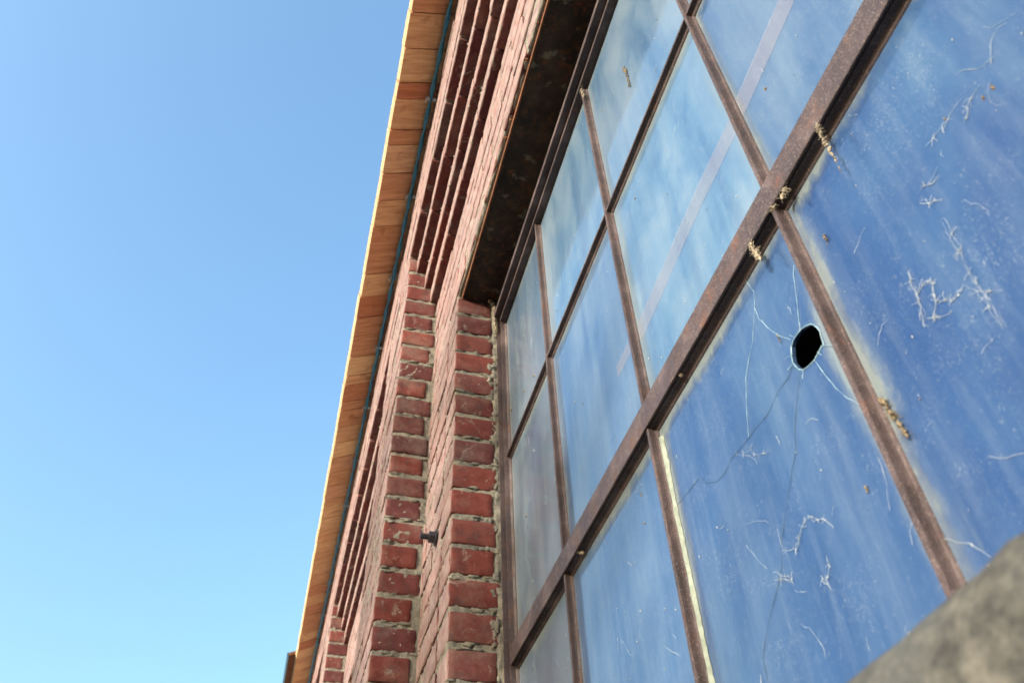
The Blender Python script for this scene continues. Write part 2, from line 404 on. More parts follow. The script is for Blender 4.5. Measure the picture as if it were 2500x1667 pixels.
# pilasters
for b in range(-1, 3):
    X = b*PER; mb = MB(); det = b in (0, 1)
    for n in range(NB, 10):
        d_ = det and bed(n) > .2
        z0, z1 = bed(n)+.0055, bed(n+1)-.0055
        dp = .088+.006*rnd.random() if n % 2 else .103
        xm = XP+X+(.203 if n % 2 else .105); xa, xb = XP+X, XQ+X
        segs = [(xa, xm-.005), (xm+.005, xb-.108 if n % 2 == 0 else xb-.208), (xb-(.098 if n % 2 == 0 else .198), xb)]
        for (a, c) in segs:
            if c-a < .03: continue
            j = rnd.uniform(-.002, .002); k = rnd.uniform(-.002, .002)
            if d_: mb.rough(a+(k if a == xa else 0), c, YB-dp+j, YB+j, z0+rnd.uniform(-.0015, .0015), z1+rnd.uniform(-.0015, .0015), .011, .0035, .0008, rnd.uniform(0, 50))
            else: mb.chamfer(a, c, YB-dp, YB+j, z0, z1, .004, .0018)
    if det:
        core(mb, XP+X+REC, XQ+X-REC, .09, YB-REC, .2, 2.278, .006, .0037); core(mb, XP+X+REC, XQ+X-REC, .09, YB-REC, ZF, .2)
    else: core(mb, XP+X+REC, XQ+X-REC, .09, YB-REC, ZF, 2.278)
    if det:
        for k in range(110):
            n = rnd.randrange(-16, 10); up_ = rnd.choice((-1, 1))
            mb.blob((XP+X+rnd.uniform(-.0005, .003), rnd.uniform(.136, .232), bed(n)+up_*rnd.uniform(.003, .0075)), rnd.uniform(.0025, .0055), .7, 1, 8, (.35, 2.6, .8))
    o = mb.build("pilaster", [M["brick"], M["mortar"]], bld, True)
    if b == 0: tag(o, "brick pilaster beside the near window's far jamb")
    if b == 1: tag(o, "smaller farther brick pilaster beyond the next bay")
# steel lintels with their rusty toe
for b in range(0, 3):
    X = b*PER; mb = MB()
    mb.box(XW0+X, XJ+X-.001, .024, .114, ZL, ZL+.010); mb.box(XW0+X, XJ+X-.001, .1145, .1185, ZL-.004, ZL+.010, 1)
    for k in range(14):
        mb.blob((rnd.uniform(XW0, XJ)+X, rnd.uniform(.121, .126), ZL+.010), rnd.uniform(.002, .004), .6, 1, 5)
    mb.build("lintel", [M["dark"], M["brown"]], bld)
# rest of the shell: end walls, rear wall, floor inside
sh = MB(); D = 5.0
sh.box(-1.5, 9.0, -D, -D+.2, ZF, ZT+1.6); sh.box(-1.49, -1.3, -D+.2, -.101, ZF, ZT+.06); sh.box(8.8, 8.99, -D+.2, -.101, ZF, ZT+.06)
sh.box(-1.3, 8.8, -D+.2, -.101, ZF, ZF+.05); sh.box(-1.3, 8.8, -D+.2, -.101, ZT-.1, ZT+.03)
sh.build("rear_wall", M["inside"], bld)

# ------------------------------------------------------------------ roof and eave boards
A = R(24); ca, sa = math.cos(A), math.sin(A)
def slope(s, t): return (.24+s*ca+t*sa, ZT-s*sa+t*ca)              # s outwards down the slope, t up from the soffit
rf = MB()
y0, z0 = slope(.12, .0275); y1, z1 = slope(-5.5, .0275); y2, z2 = slope(-5.5, .045); y3, z3 = slope(.12, .045)
for xa, xb in ((-1.6, 9.2),):
    rf.add([(x, y, z) for x in (xa, xb) for (y, z) in ((y0, z0), (y1, z1), (y2, z2), (y3, z3))],
           [(0, 1, 2, 3), (7, 6, 5, 4), (0, 4, 5, 1), (1, 5, 6, 2), (2, 6, 7, 3), (3, 7, 4, 0)])
roof = rf.build("roof", M["roof"], bld)
bm_ = MB(); x = 1.083-.1255*21
while x < 9.1:
    wd = .1255*(rnd.choice((1, 1, 1, 1, .5))); x1 = x+wd
    s1 = .150+rnd.uniform(-.0015, .0015); dt = rnd.uniform(-.0015, .0015); g = rnd.uniform(.0012, .0028)
    pts = []
    for xx in (x+g, x1-g):
        for (s, t) in ((-.30, dt), (s1, dt), (s1, dt+.025), (-.30, dt+.025)):
            y, z = slope(s, t); pts.append((xx, y, z))
    bm_.add(pts, [(0, 3, 2, 1), (4, 5, 6, 7), (0, 1, 5, 4), (2, 3, 7, 6), (3, 0, 4, 7)]); bm_.add([pts[1], pts[2], pts[6], pts[5]], [(0, 1, 2, 3)], 1)
    x = x1
bo = bm_.build("eave_boards", [M["board"], M["bend"]], roof)
tag(bo, "row of reddish and tan eave boards with pale sawn ends")
db = MB()
for (s0, s1, t0, t1, m) in ((.125, .196, .028, .048, 0), (.196, .202, .024, .054, 1)):
    pts = []
    for xx in (5.75, 9.2):
        for (s, t) in ((s0, t0), (s1, t0), (s1, t1), (s0, t1)):
            y, z = slope(s, t); pts.append((xx, y, z))
    db.add(pts, [(0, 3, 2, 1), (4, 5, 6, 7), (0, 1, 5, 4), (1, 2, 6, 5), (2, 3, 7, 6), (3, 0, 4, 7)], m)
db.build("drip_board", [M["brown"], M["rim"]], roof)

# ------------------------------------------------------------------ windows
def bar(c, half=1.0, p=.0135):
    h = half
    right = [(.0020*h, p), (.0026*h, p-.0012), (.0026*h, .0060), (.0032*h, .0034), (.0046*h, .0016), (.0052*h, .0004)]
    pr = [(c+o_, y) for (o_, y) in right]+[(c+.0052*h, -.008), (c-.0052*h, -.008)]+[(c-o_, y) for (o_, y) in right[::-1]]
    return pr[::-1]
MUL = [.376, .719, 1.074]; ZMID = 1.150; TR0, TR1 = .671, .7075
def pane_mesh(x0, x1, z0, z1, hole=None):
    n = 1
    import bmesh
    bm = bmesh.new()
    def loop(pts):
        vs = [bm.verts.new((p[0], 0, p[1])) for p in pts]
        return [bm.edges.new((vs[i], vs[(i+1) % len(vs)])) for i in range(len(vs))]
    if hole is None:
        nx, nz = 14, 18
        g = [[bm.verts.new((x0+(x1-x0)*i/nx, 0, z0+(z1-z0)*j/nz)) for j in range(nz+1)] for i in range(nx+1)]
        for i in range(nx):
            for j in range(nz): bm.faces.new((g[i][j], g[i][j+1], g[i+1][j+1], g[i+1][j]))
    else:
        outer = [(x0+(x1-x0)*i/14, z0) for i in range(14)]+[(x1, z0+(z1-z0)*i/18) for i in range(18)]+[(x1-(x1-x0)*i/14, z1) for i in range(14)]+[(x0, z1-(z1-z0)*i/18) for i in range(18)]
        cx = sum(p[0] for p in hole)/len(hole); cz = sum(p[1] for p in hole)/len(hole)
        import cmath
        # rings from the hole to the rim keep the triangles even
        N = 64; ho = []
        per = hole+[hole[0]]; seg = [math.dist(per[i], per[i+1]) for i in range(len(hole))]; tot = sum(seg)
        def at(poly, segs, d):
            for i, s_ in enumerate(segs):
                if d <= s_: f = d/s_; a, b = poly[i], poly[i+1]; return (a[0]+(b[0]-a[0])*f, a[1]+(b[1]-a[1])*f)
                d -= s_
            return poly[-1]
        def rect(ang):
            dx, dz = math.cos(ang), math.sin(ang); t = 1e9
            if dx > 1e-9: t = min(t, (x1-cx)/dx)
            if dx < -1e-9: t = min(t, (x0-cx)/dx)
            if dz > 1e-9: t = min(t, (z1-cz)/dz)
            if dz < -1e-9: t = min(t, (z0-cz)/dz)
            return (cx+dx*t, cz+dz*t)
        angs = sorted([math.atan2(p[1]-cz, p[0]-cx) for p in hole]+[math.atan2(c_[1]-cz, c_[0]-cx) for c_ in ((x0, z0), (x1, z0), (x1, z1), (x0, z1))]+[-math.pi+2*math.pi*i/N+.001 for i in range(N)])
        def inner(ang):
            best = None
            for i in range(len(hole)):
                a, b = hole[i], hole[(i+1) % len(hole)]
                dx, dz = math.cos(ang), math.sin(ang); ex, ez = b[0]-a[0], b[1]-a[1]
                den = dx*ez-dz*ex
                if abs(den) < 1e-12: continue
                t = ((a[0]-cx)*ez-(a[1]-cz)*ex)/den; u = ((a[0]-cx)*dz-(a[1]-cz)*dx)/den
                if t > 0 and -1e-6 <= u <= 1+1e-6 and (best is None or t > best): best = t
            return (cx+math.cos(ang)*best, cz+math.sin(ang)*best)
        K = 8; rings = []
        for k in range(K+1):
            f = (k/K)**1.6; ring = []
            for a in angs:
                p, q = inner(a), rect(a); ring.append(bm.verts.new((p[0]+(q[0]-p[0])*f, 0, p[1]+(q[1]-p[1])*f)))
            rings.append(ring)
        m = len(angs)
        for k in range(K):
            for i in range(m): bm.faces.new((rings[k][i], rings[k+1][i], rings[k+1][(i+1) % m], rings[k][(i+1) % m]))
    r = bmesh.ops.recalc_face_normals(bm, faces=bm.faces[:])
    bm.faces.ensure_lookup_table()
    if bm.faces[0].normal.y < 0: bmesh.ops.reverse_faces(bm, faces=bm.faces[:])
    me = bpy.data.meshes.new("pane"); 
    ext = bmesh.ops.extrude_face_region(bm, geom=bm.faces[:])
    nv = [g for g in ext['geom'] if isinstance(g, bmesh.types.BMVert)]
    # extruded copy becomes the front, the first sheet the back
    bmesh.ops.translate(bm, verts=nv, vec=(0, .0001, 0))
    for v in bm.verts: v.co.y = 0.0 if v in set(nv) else -.0035
    uvl = bm.loops.layers.uv.new("UVMap")
    for f in bm.faces:
        for lp in f.loops:
            c = lp.vert.co; lp[uvl].uv = (min(c.x-x0, x1-c.x), min(c.z-z0, z1-c.z))
    bm.normal_update(); bm.to_mesh(me); bm.free(); me.materials.append(M["glass"]); return me
HOLE = [(0.417, 0.5417), (0.4098, 0.5381), (0.4049, 0.5348), (0.4023, 0.5316), (0.3995, 0.5251), (0.3982, 0.5186), (0.3993, 0.5149), (0.4006, 0.5044), (0.4029, 0.5053), (0.4065, 0.5047), (0.4166, 0.5026), (0.4254, 0.504), (0.4336, 0.5069), (0.4379, 0.5114), (0.4402, 0.5167), (0.4425, 0.5238), (0.4408, 0.5315), (0.4368, 0.5391), (0.4319, 0.542), (0.4252, 0.5425)]
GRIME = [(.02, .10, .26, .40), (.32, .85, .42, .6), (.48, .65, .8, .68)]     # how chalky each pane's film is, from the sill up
def make_window(X, first):
    f = MB(); pz = ZL+.004
    # jambs, head and foot of the frame: flange, groove, rebate
    prj = [(XJ-.0005, .024), (XJ-.006, .024), (XJ-.006, .012), (XJ-.009, .012), (XJ-.009, .0145), (XJ-.0135, .0145), (XJ-.0145, .005), (XJ-.0185, .0005), (XJ-.0185, -.02), (XJ-.0005, -.02)]
    f.prism([(o_+X, y) for o_, y in prj], 'z', .10, ZL-.001)
    f.prism([(2*XW0+XJ-(o_)-XJ+XW0*0+X+ (XJ-XJ), y) for o_, y in [(q[0]-XJ, q[1]) for q in prj]][::-1], 'z', .10, ZL-.001)
    hd = [(ZL-.001, .012), (ZL-.0615, .012), (ZL-.0615, .0335), (ZL-.0625, .0345), (ZL-.0745, .0345), (ZL-.0755, .0335), (ZL-.0755, .0185), (ZL-.0762, .0180), (ZL-.0855, .0180), (ZL-.0865, .0172), (ZL-.0865, -.019), (ZL-.001, -.019)]
    f.prism(hd, 'x', X+XW0+.019, X+XJ-.019)
    f.box(X+XW0+.019, X+XJ-.019, -.018, .02, .11, .18)
    win = f.build("window", M["steel"], bld)
    def part(mb, name, mats, label=None):
        o = mb.build(name, mats, win)
        if label: tag(o, label)
        return o
    t = MB()
    tr = [(TR1, .0165), (TR0+.001, .0165), (TR0, .0157), (TR0, .0128), (TR0+.002, .0124), (TR0+.002, .0116), (TR0, .0112), (TR0-.0003, .0046), (TR0-.0012, .0034), (TR0-.0034, .0022), (TR0-.0046, .0004), (TR0-.0046, -.019), (TR1, -.019)]
    t.prism(tr, 'x', X+XW0+.0188, X+XJ-.0188)
    part(t, "transom", M["steel"], "broad steel transom bar crossing the window under the middle row" if first else None)
    for xm in MUL:
        for (z0, z1) in ((TR1, ZL-.086), (.18, TR0)):
            b = MB(); b.prism(bar(xm+X), 'z', z0, z1); part(b, "glazing_bar", M["steel"])
    b = MB(); b.prism([(ZMID+.0065, .0118), (ZMID+.0028, .0118), (ZMID+.0022, .0112), (ZMID+.0016, .0048), (ZMID, .0032), (ZMID-.0014, .0022), (ZMID-.0026, .0004), (ZMID-.0026, -.008), (ZMID+.0065, -.008)], 'x', X+XW0+.0188, X+XJ-.0188); part(b, "glazing_bar", M["steel"])
    xs = [XW0+.0188]+MUL+[XJ-.0188]; zs = [.18, TR0-.0042, ZMID, ZL-.0865]
    zl = [.18, TR1-.02, ZMID, ZL-.0865]
    for i in range(4):
        for j in range(3):
            hole = HOLE if (first and i == 1 and j == 0) else None
            me = pane_mesh(xs[i]+.001, xs[i+1]-.001, (zl[j] if j else zs[0])+.001, (zs[j+1] if j == 0 else zl[j+1])-.001, hole)
            o = bpy.data.objects.new("pane", me); col.objects.link(o); o.parent = win; o.location = (X, rnd.uniform(-.0006, .0), 0)
            o.color = (GRIME[j][i], (.0, .0, .04, .48)[i]*(1.0 if j < 2 else .6), 0, 1)  # last column greyed: shade beside the jamb painted into the colour
            if hole: tag(o, "cracked blue pane with a dark broken hole")
    return win
win = make_window(0, True); tag(win, "near rusty steel window of twelve grimy blue panes")
w2 = make_window(PER, False); tag(w2, "next window along the wall, set in the farther bay")
# cracks running from the hole
CR = [[(0.4385, .5125), (0.4445, 0.5209), (0.4575, 0.5173), (0.4726, 0.5182), (0.5041, 0.5114), (0.5265, 0.5144), (0.5395, 0.5135), (0.5766, 0.5168), (0.5978, 0.5124), (0.6158, 0.5155), (0.6312, 0.5253), (0.6479, 0.5436), (0.7051, 0.5486)],
      [(0.4385, 0.5093), (0.457, 0.4885), (0.4728, 0.4684), (0.4807, 0.4513), (0.4976, 0.4365), (0.5165, 0.4182), (0.5406, 0.3939), (0.5499, 0.3757), (0.5692, 0.3603), (0.5963, 0.3424), (0.6142, 0.3239), (0.6163, 0.3026)],
      [(0.4161, 0.5005), (0.4113, 0.4779), (0.4063, 0.4586), (0.3994, 0.4409), (0.3875, 0.422)],
      [(0.4629, 0.6656), (0.4579, 0.6429), (0.4655, 0.6264), (.4856, .5966), (0.5008, 0.5853), (0.5149, 0.5712), (0.5281, 0.5441), (0.5395, 0.5135)],
      [(0.4012, 0.504), (0.3837, 0.4868)], [(0.3923, 0.607), (0.3982, 0.5987), (0.4048, 0.5779), (0.4114, 0.561), (0.4173, 0.5471)],
      [(0.4655, 0.6264), (0.4651, 0.6085), (0.4548, 0.5806), (0.4435, 0.5591), (.4345, .546)]]
CR += [[(.4390, .531), (.452, .538)], [(.4425, .524), (.4530, .5235)], [(.4186, .5417), (.4150, .549)], [(.428, .5425), (.4335, .5515)], [(.4333, .507), (.4385, .4995)], [(.4090, .5045), (.4060, .497)]]
cr = MB()
for i, c in enumerate(CR):
    pts = []
    for a, b in zip(c[:-1], c[1:]):
        k = max(2, int(math.dist(a, b)/.006))
        for q in range(k): f = q/k; pts.append((a[0]+(b[0]-a[0])*f+rnd.uniform(-.0004, .0004), .0005, a[1]+(b[1]-a[1])*f+rnd.uniform(-.0004, .0004)))
    pts.append((c[-1][0], .0005, c[-1][1]))
    cr.tube(pts, .00023, 1 if i in (0, 1) else 0, 5, .6)
hp = HOLE+[HOLE[0]]
cr.tube([(p[0]+(p[0]-.42)*.04, 0., p[1]+(p[1]-.522)*.04) for p in hp], .00042, 0, 6, .4)
tag(cr.build("crack", [M["crack"], M["crackdark"]], win), "fine cracks fanning out from the broken hole")
# putty bead left along one bar
pu = MB(); n = 160
for (x0, wd, za, zb) in ((.7130, .0075, .19, .652),):
    v = []; f = []
    for i in range(n+1):
        z = za+(zb-za)*i/n; w0 = wd*max(.15, .95+.45*noise.noise(Vector((0, 0, z*14)))+.25*noise.noise(Vector((9, 0, z*150)))); h_ = .0035*(1+.4*noise.noise(Vector((3, 0, z*40))))
        if zb-z < .05: w0 *= 1.25
        for (dx, y) in ((0, .0003), (-.002, h_), (-w0*.6, h_*.8), (-w0, .0003)): v.append((x0+dx, y, z))
    for i in range(n):
        for k in range(3): f.append((i*4+k, i*4+k+1, i*4+k+5, i*4+k+4))
    pu.add(v, f)
tag(pu.build("putty", M["putty"], win, True), "ragged pale putty bead along one glazing bar")
# dust specks and droppings dried onto the glass
for (nm, mt, cnt, r0, r1) in (("dust_specks", "fleck", 300, .0002, .0005), ("dirt_specks", "case", 30, .0005, .0011)):
    mb = MB(); k = 0
    while k < cnt:
        x, z = rnd.uniform(.10, 1.38), rnd.uniform(.20, 1.58)
        if min(abs(x-m_) for m_ in MUL) < .012 or .655 < z < .715 or abs(z-ZMID) < .012 or math.dist((x, z), (.42, .522)) < .035: continue
        if noise.noise(Vector((x*7, z*5, 3))) < -.1 and rnd.random() < .7: continue
        f_ = 1+x*.7; mb.blob((x, .0006, z), rnd.uniform(r0, r1)*f_, .9, 0, 5, (1, .8, rnd.uniform(1, 2.4))); k += 1
    tag(mb.build(nm, M[mt], win), None, None, None, "stuff")
wp = MB()
for k in range(95):                                                 # torn wisps of old web, thickest on the right-hand panes and under the transom
    x = .12+1.2*rnd.random()**2.2; z = rnd.choice((rnd.uniform(.22, .65), rnd.uniform(.22, .65), rnd.uniform(.73, 1.5)))
    if min(abs(x-m_) for m_ in MUL) < .016 or .650 < z < .72 or abs(z-ZMID) < .014 or math.dist((x, z), (.42, .522)) < .03: continue
    a = rnd.gauss(1.3, .9); L = rnd.uniform(.006, .036)*(1+.6*x); pts = [(x, .0006, z)]
    for i in range(7):
        a += rnd.gauss(0, .32); x += math.cos(a)*L/7; z += math.sin(a)*L/7; pts.append((x, .0005+.0006*rnd.random(), z))
    wp.tube(pts, rnd.uniform(.00006, .00015)*(1+.5*x), 0, 4, .6)
tag(wp.build("cobweb_wisps", M["thread"], win), None, None, None, "stuff")
# reflection imitated by a thin pale tinted strip across the middle row
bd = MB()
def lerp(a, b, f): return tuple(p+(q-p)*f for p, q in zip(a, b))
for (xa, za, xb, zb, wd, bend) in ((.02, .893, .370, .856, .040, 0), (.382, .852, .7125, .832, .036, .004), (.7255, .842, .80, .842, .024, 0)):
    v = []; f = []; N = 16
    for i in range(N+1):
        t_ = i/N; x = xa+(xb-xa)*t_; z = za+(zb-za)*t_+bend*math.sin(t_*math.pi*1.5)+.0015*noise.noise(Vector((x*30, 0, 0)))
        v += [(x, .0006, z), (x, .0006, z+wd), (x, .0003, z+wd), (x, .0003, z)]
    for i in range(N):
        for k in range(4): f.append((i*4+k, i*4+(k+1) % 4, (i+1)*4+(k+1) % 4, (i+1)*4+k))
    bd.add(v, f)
tag(bd.build("reflection_band", M["refl"], win), "faint pale pinkish band imitating a reflection across the middle row of panes")

# ------------------------------------------------------------------ sill
sl = MB(); prof = [(-.05, .212), (.02, .202), (.12, .167), (.160, .153), (.172, .1475), (.181, .140), (.187, .130), (.190, .118), (.190, .0), (.182, -.012), (.12, -.015), (-.05, -.015)]
nx = 90; v = []; f = []; xa, xb = XW0-.10, XJ+.10; pp = []
for a, b in zip(prof, prof[1:]+prof[:1]):
    k = max(1, int(math.dist(a, b)/.008))
    pp += [lerp(a, b, q/k) for q in range(k)]
m = len(pp)
for i in range(nx+1):
    x = xa+(xb-xa)*i/nx
    for (y, z) in pp:
        q = noise.noise(Vector((x*45, y*45, z*45)))*.0016+noise.noise(Vector((x*140, y*140, z*140)))*.0010
        v.append((x, y+q, z+q))
for i in range(nx):
    for k in range(m): f.append((i*m+k, (i+1)*m+k, (i+1)*m+(k+1) % m, i*m+(k+1) % m))
f += [tuple(range(m)), tuple(range(nx*m, (nx+1)*m))[::-1]]
sl.add(v, f); s_ = sl.build("window_sill", M["concrete"], bld, True); tag(s_, "rough grey concrete window sill close to the lens")

# ------------------------------------------------------------------ cable under the eave
c1 = MB(); N = 240
for ph, r in ((0, .0052), (math.pi, .0052)):
    pts = []
    for i in range(N+1):
        x = -1.2+10.0*i/N; sg = .006*math.sin(x*5.0)+.003*math.sin(x*13)
        pts.append((x, 0.256+.004*math.cos(x*26+ph), 2.710+sg+.004*math.sin(x*26+ph)))
    c1.tube(pts, r, 0, 6)
cb = c1.build("cable", M["cable"], None, True, (3.8, .256, 2.71))
tag(cb, "thin teal cable strung along the wall just under the eave boards", "cable")
for x in [-.3+.42*i for i in range(20)]:
    k = MB(); k.box(x-.006, x+.006, .236, .274, 2.710, 2.715); k.box(x-.006, x+.006, .270, .274, 2.69, 2.710)
    ko = k.build("clip", M["clip"], cb, False, (0, 0, 0))
    for vv in ko.data.vertices: vv.co -= Vector((3.8, .256, 2.71))

# ------------------------------------------------------------------ anchor bolt
BX, BZ = 1.575, 1.040
bt = empty("anchor_bolt", (BX, YA, BZ+Z0), "black steel anchor bolt with hex nut and washer sticking out of the brick", "bolt")
def cyl(mb, r, y0, y1, sides, rot=0, m=0):
    v = [(r*math.cos(2*math.pi*k/sides+rot), y, r*math.sin(2*math.pi*k/sides+rot)) for y in (y0, y1) for k in range(sides)]
    mb.add(v, [(k, k+sides, (k+1) % sides+sides, (k+1) % sides) for k in range(sides)]+[tuple(range(sides)), tuple(range(sides, 2*sides))[::-1]], m)
def bpart(name, *cs):
    mb = MB()
    for c in cs: cyl(mb, *c)
    return mb.build(name, M["bolt"], bt)
bpart("washer", (.019, .002, .0048, 24)); bpart("nut", (.0135, .005, .0175, 6, .3), (.0125, .0175, .0185, 6, .3))
bpart("threaded_rod", *[(.0072 if i % 2 else .0064, -.02+.0575*i/20, -.02+.0575*(i+1)/20, 14) for i in range(20)])

# ------------------------------------------------------------------ cobwebs, dust and insect cases
def strand(mb, pts, r, jit=.0012, m=0):
    P = []
    for a, b in zip(pts[:-1], pts[1:]):
        k = max(2, int(math.dist(a, b)/.004))
        for q in range(k): P.append(tuple(a[i]+(b[i]-a[i])*q/k+rnd.uniform(-jit, jit)*(1 if i != 1 else .3) for i in range(3)))
    P.append(pts[-1]); mb.tube(P, r, m, 5, .5)
def clump(name, pts, r0, r1, label, cat="cobweb", fuzz=26, tail=True, mat="web", group=None):
    mb = MB(); n = len(pts); r0 *= .78; r1 *= .78
    for i in range(n-1):
        for q in range(16):
            t_ = rnd.random(); c = lerp(pts[i], pts[i+1], t_); g = (i+t_)/(n-1); rr = r0+(r1-r0)*g
            mb.blob((c[0]+rnd.uniform(-rr, rr)*.6, max(.0015, c[1]+rnd.uniform(-rr, rr)*.6), c[2]+rnd.uniform(-rr, rr)*.5), rr*rnd.uniform(.25, .62), .8, 0, 5, (.8, .8, 1.5))
    for q in range(fuzz*2):
        i = rnd.randrange(n-1); c = lerp(pts[i], pts[i+1], rnd.random()); rr = max(r0, r1)
        d = Vector((rnd.gauss(0, 1), rnd.gauss(0, .6), rnd.gauss(0, 1))).normalized()*rr*rnd.uniform(1, 2.2)
        mb.tube([c, (c[0]+d.x*.5+rnd.uniform(-.001, .001), max(.001, c[1]+d.y*.5), c[2]+d.z*.5), (c[0]+d.x, max(.001, c[1]+d.y), c[2]+d.z-.001)], .00022, 0, 4)
    c0 = pts[0]
    o = mb.build(name, M[mat], None, True, c0); return tag(o, label, cat, group)
clump("cobweb", [(.282, .0165, .672), (.2825, .017, .660), (.283, .0175, .643)], .0032, .0022, "long dusty cobweb twist hanging from the broad transom bar, ending in a frayed lump", fuzz=22)
o_ = bpy.data.objects["cobweb"]
def add_tail(o, pts, r0, r1):
    mb = MB(); n = len(pts)
    for i in range(n-1):
        for q in range(9):
            t_ = rnd.random(); c = lerp(pts[i], pts[i+1], t_); rr = r0+(r1-r0)*(i+t_)/(n-1)
            mb.blob((c[0]+rnd.uniform(-rr, rr)*.6, c[1]+rnd.uniform(-rr, rr)*.5, c[2]), rr*rnd.uniform(.5, .9), .6, 0, 6)
    p = mb.build("frayed_end", M["web"], o, True)
    for v in p.data.vertices: v.co -= o.location-Vector((0, 0, Z0))
add_tail(o_, [(.283, .0175, .643), (.2835, .0175, .627), (.283, .0175, .613), (.285, .0175, .593)], .0026, .0006)
for q in [(.2705, .030, .600)]: pass
clump("cobweb.001", [(.347, .012, .677), (.350, .014, .668), (.357, .0145, .663)], .0012, .0045, "dusty cobweb knot where the broad transom meets the bar above the broken pane", fuzz=30)
clump("cobweb.002", [(.384, .014, .676), (.375, .015, .672), (.368, .0145, .668)], .0035, .0012, "small shaggy cobweb tuft on the transom's face near the broken pane's top corner", fuzz=24)
clump("cobweb.003", [(.424, .015, .674), (.419, .0155, .668), (.417, .016, .656), (.416, .0165, .642)], .0014, .0058, "bag-shaped grey cobweb hanging under the transom at the broken pane's top", fuzz=30)
clump("cobweb.004", [(.712, .015, 1.590), (.711, .015, 1.555)], .0055, .0045, "pale crust of cobweb on a bar end just under the window head", fuzz=26)
clump("cobweb.005", [(.618, .012, .672), (.614, .010, .669)], .0022, .0018, "tiny white cobweb speck under the transom above the pane with the hole", fuzz=10)
clump("cobweb.006", [(1.01, .013, .672), (1.005, .009, .669), (1.0, .006, .666)], .0022, .0032, "small pale cobweb under the transom by the second bar from the brick jamb", fuzz=18)
clump("cobweb.007", [(1.398, .045, 1.69), (1.402, .03, 1.66), (1.404, .028, 1.61), (1.405, .026, 1.56)], .008, .007, "thick dusty cobweb packed in the top corner between brick jamb and window frame", fuzz=90)
clump("insect_case", [(.566, .003, 1.392), (.562, .003, 1.372), (.5635, .003, 1.345), (.564, .003, 1.318)], .0046, .0036, "grey caterpillar-like insect case stuck on the pane under the lintel", "insect case", 14, mat="case")
clump("insect_case.001", [(.3665, .003, .409), (.364, .003, .395), (.361, .003, .380), (.359, .003, .366)], .0040, .0028, "brown insect case stuck on the large pane right of the broken one", "insect case", 14, mat="case")
clump("dirt_lump", [(.3445, .002, .590), (.3445, .002, .577)], .0024, .0009, "small brown dirt lump on the large pane beside the transom's end of the bar", "dirt lump", 5, mat="case")
clump("dirt_lump.001", [(.4475, .0015, .568), (.4475, .0015, .556)], .0018, .0010, "brown dirt specks on the cracked pane up-left of its hole", "dirt lump", 4, mat="case")
WB = [[(0.2911, 0.4729), (0.2948, 0.4652), (0.2953, 0.4513), (0.2971, 0.4444), (0.3007, 0.4359), (0.3032, 0.4239)],
 [(0.2945, 0.4504), (0.287, 0.4532), (0.2821, 0.45), (0.2805, 0.4443), (0.2836, 0.4377), (0.285, 0.4307), (0.2922, 0.424), (0.2963, 0.42)],
 [(0.285, 0.4307), (0.2785, 0.4257), (0.2748, 0.4197), (0.268, 0.4185), (0.2615, 0.4206)], [(0.2971, 0.4258), (0.29, 0.4204), (0.2787, 0.414)]]
WB2 = [[(0.2447, 0.4788), (0.2466, 0.4606), (0.2466, 0.4448), (0.2503, 0.4367)], [(0.2497, 0.4676), (0.2502, 0.4442), (0.2519, 0.4237), (0.2526, 0.4124), (0.2519, 0.4), (0.2529, 0.3744)],
 [(0.2608, 0.4234), (0.2558, 0.4079), (0.2544, 0.3915), (0.2555, 0.3708)], [(0.2558, 0.4079), (0.2478, 0.3992), (0.2407, 0.3915)]]
WB3 = [[(0.2537, 0.5091), (0.2472, 0.4996), (0.2417, 0.4953), (0.2373, 0.4897)], [(0.2482, 0.5163), (0.2418, 0.516), (0.2364, 0.5093), (0.2282, 0.509)]]
WB4 = [[(0.1673, 0.5301), (0.1767, 0.5295), (0.1829, 0.526), (0.1875, 0.5213), (0.1907, 0.5204)], [(0.1974, 0.5358), (0.2042, 0.5379), (0.2146, 0.5392), (0.2241, 0.5421)]]
WB5 = [[(0.5401, 0.3856), (0.5221, 0.3761), (0.5139, 0.3816), (0.5041, 0.3865), (0.497, 0.3903), (0.4894, 0.3869), (0.4826, 0.3795), (0.475, 0.3739), (0.4676, 0.3626)],
 [(0.5613, 0.378), (0.5479, 0.3646), (0.5395, 0.3582), (0.5551, 0.3666), (0.5651, 0.3712)]]
WB6 = [[(0.4876, 0.3501), (0.4885, 0.3414), (0.4947, 0.334), (0.5011, 0.3367), (0.4968, 0.3292), (0.4945, 0.323)]]
WB7 = [[(0.5689, 0.5137), (0.5541, 0.505), (0.5414, 0.5007), (0.5394, 0.4907), (0.525, 0.4822), (0.5111, 0.474)]]
def web(ws, name, label, r=.00045):
    r *= .26
    mb = MB()
    for c in ws:
        strand(mb, [(p[0], .0005+.0005*rnd.random(), p[1]) for p in c], r)
        strand(mb, [(p[0]+rnd.uniform(-.003, .003), .0005, p[1]+rnd.uniform(-.003, .003)) for p in c], r*.5, .002)
        for p in c[1:-1]:
            for q in range(3):
                a = rnd.uniform(0, 6.28); l_ = rnd.uniform(.002, .007)
                mb.tube([(p[0], .0007, p[1]), (p[0]+math.cos(a)*l_*.5, .0016, p[1]+math.sin(a)*l_*.5+rnd.uniform(-.001, .001)), (p[0]+math.cos(a)*l_, .001, p[1]+math.sin(a)*l_)], .00014, 0, 4)
            if rnd.random() < .5: mb.blob((p[0], .0008, p[1]), .0006, .5, 0, 5)
    c0 = (ws[0][0][0], .001, ws[0][0][1])
    return tag(mb.build(name, M["thread"], None, False, c0), label, "spider silk", "torn white silk threads on the panes")
web(WB, "spider_silk", "tangled white silk net in the middle of the large right-hand pane", .0006)
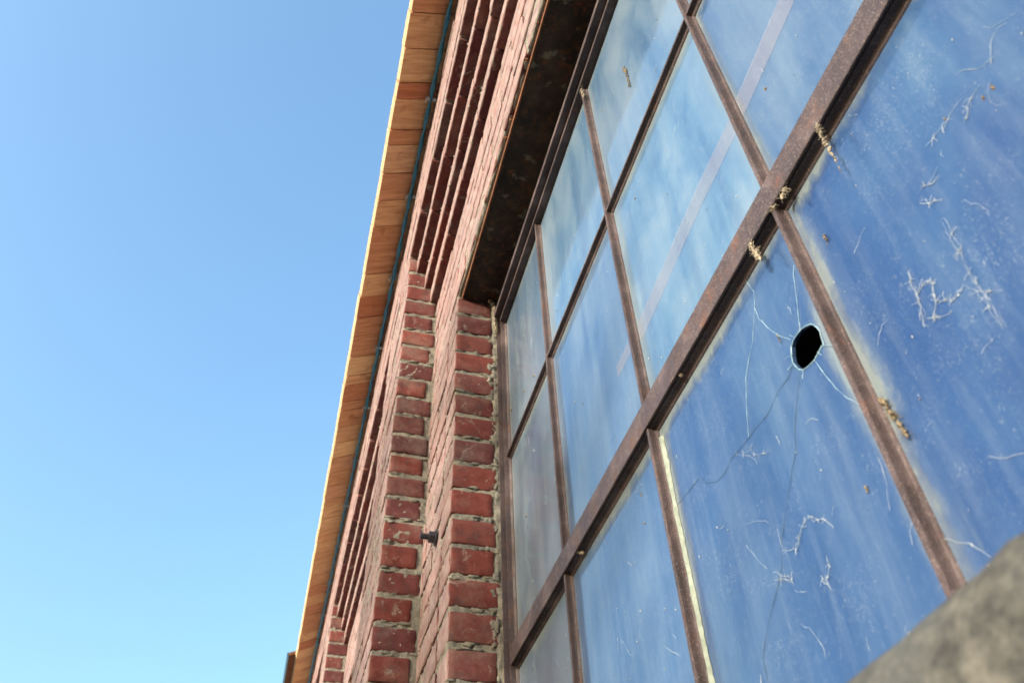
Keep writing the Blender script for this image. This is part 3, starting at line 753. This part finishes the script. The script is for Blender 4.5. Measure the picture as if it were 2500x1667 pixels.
web(WB2, "spider_silk.001", "long straight silk threads running past the tangled net on the right-hand pane", .0003)
web(WB3, "spider_silk.002", "short silk wisps above the tangled net on the right-hand pane", .0005)
web(WB4, "spider_silk.003", "slanting silk streaks near the upper end of the right-hand pane", .0004)
web(WB5, "spider_silk.004", "hooked silk thread crossing the long crack of the broken pane", .0005)
web(WB6, "spider_silk.005", "small star-ended silk thread low on the broken pane", .0004)
web(WB7, "spider_silk.006", "zigzag silk thread between two cracks of the broken pane", .0003)

# ------------------------------------------------------------------ ground
g = MB(); g.box(-400, 400, -400, 400, -.2-Z0, -Z0)
tag(g.build("ground", M["ground"]), kind="structure")

# ------------------------------------------------------------------ the tree across the yard that dapples the lower wall
hz = Vector((ts.x, ts.y, 0)).normalized(); TD = 13.0
tb = Vector((2.25, .1, 0))+hz*TD; up = TD*math.tan(R(SUN_EL))
tr_ = empty("leafy_tree", (tb.x, tb.y, 0), "leafy tree across the yard that throws dappled shade on the lower wall", "tree")
def local(v): return (v[0]-tb.x, v[1]-tb.y, v[2]+Z0)
CR0 = up+Z0+1.80                                                     # top of the crown above the ground
tk = MB(); hgt = CR0-2.6
def limb(p, d, r, L, lev):
    pts = [p]; q = Vector(p)
    for i in range(6):
        d = (d+Vector((rnd.gauss(0, .12), rnd.gauss(0, .12), rnd.gauss(0, .06)))).normalized(); q = q+d*L/6; pts.append(tuple(q))
    tk.tube(pts, [r*(1-.6*i/6) for i in range(7)], 0, 8)
    if lev < 3:
        for k in range(4):
            a = rnd.uniform(0, 6.28); nd = (d*.7+Vector((math.cos(a), math.sin(a), .35))*.9).normalized()
            limb(pts[rnd.choice((3, 4, 5, 6))], nd, r*.45, L*.62, lev+1)
limb((0, 0, 0), Vector((0, 0, 1)), .16, hgt, 0)
tk.build("trunk", mat_plain("bark", (.12, .09, .07), .95, .05, 12, .4), tr_, True)
lf = MB()
side = Vector((-hz.y, hz.x, 0))
for k in range(290):                                                 # leaf sprays through the crown
    u = rnd.uniform(-1, 1); v_ = rnd.uniform(-1, 1); w_ = rnd.uniform(-1, 1)
    if u*u+v_*v_+w_*w_ > 1: continue
    cc = side*u*1.30+hz*w_*1.5+Vector((0, 0, CR0-1.75+v_*1.75))
    for q in range(rnd.randint(36, 66)):
        p = cc+Vector((rnd.gauss(0, .17), rnd.gauss(0, .17), rnd.gauss(0, .13)))
        n = Vector((rnd.gauss(0, 1), rnd.gauss(0, 1), rnd.gauss(0, 1)+.5)).normalized(); a = n.cross(Vector((.2, .5, .8))).normalized(); b = n.cross(a)
        L = rnd.uniform(.05, .085); wd = L*.32
        lf.add([tuple(p-a*L), tuple(p+b*wd), tuple(p+a*L), tuple(p-b*wd)], [(0, 1, 2, 3)])
lf.build("crown", mat_plain("leaf", (.07, .11, .03), .6, .3, 3, .4), tr_)
for o in tr_.children: pass

g = MB(); g.box(2.9, 60, .28, 9, -Z0, -Z0+.012)  # unseen pale slab, added to bounce light up onto the eave boards
tag(g.build("bounce_slab", mat_plain("pale_bounce", (.58, .54, .46), .95, .1, 2.0, .15)), kind="structure")
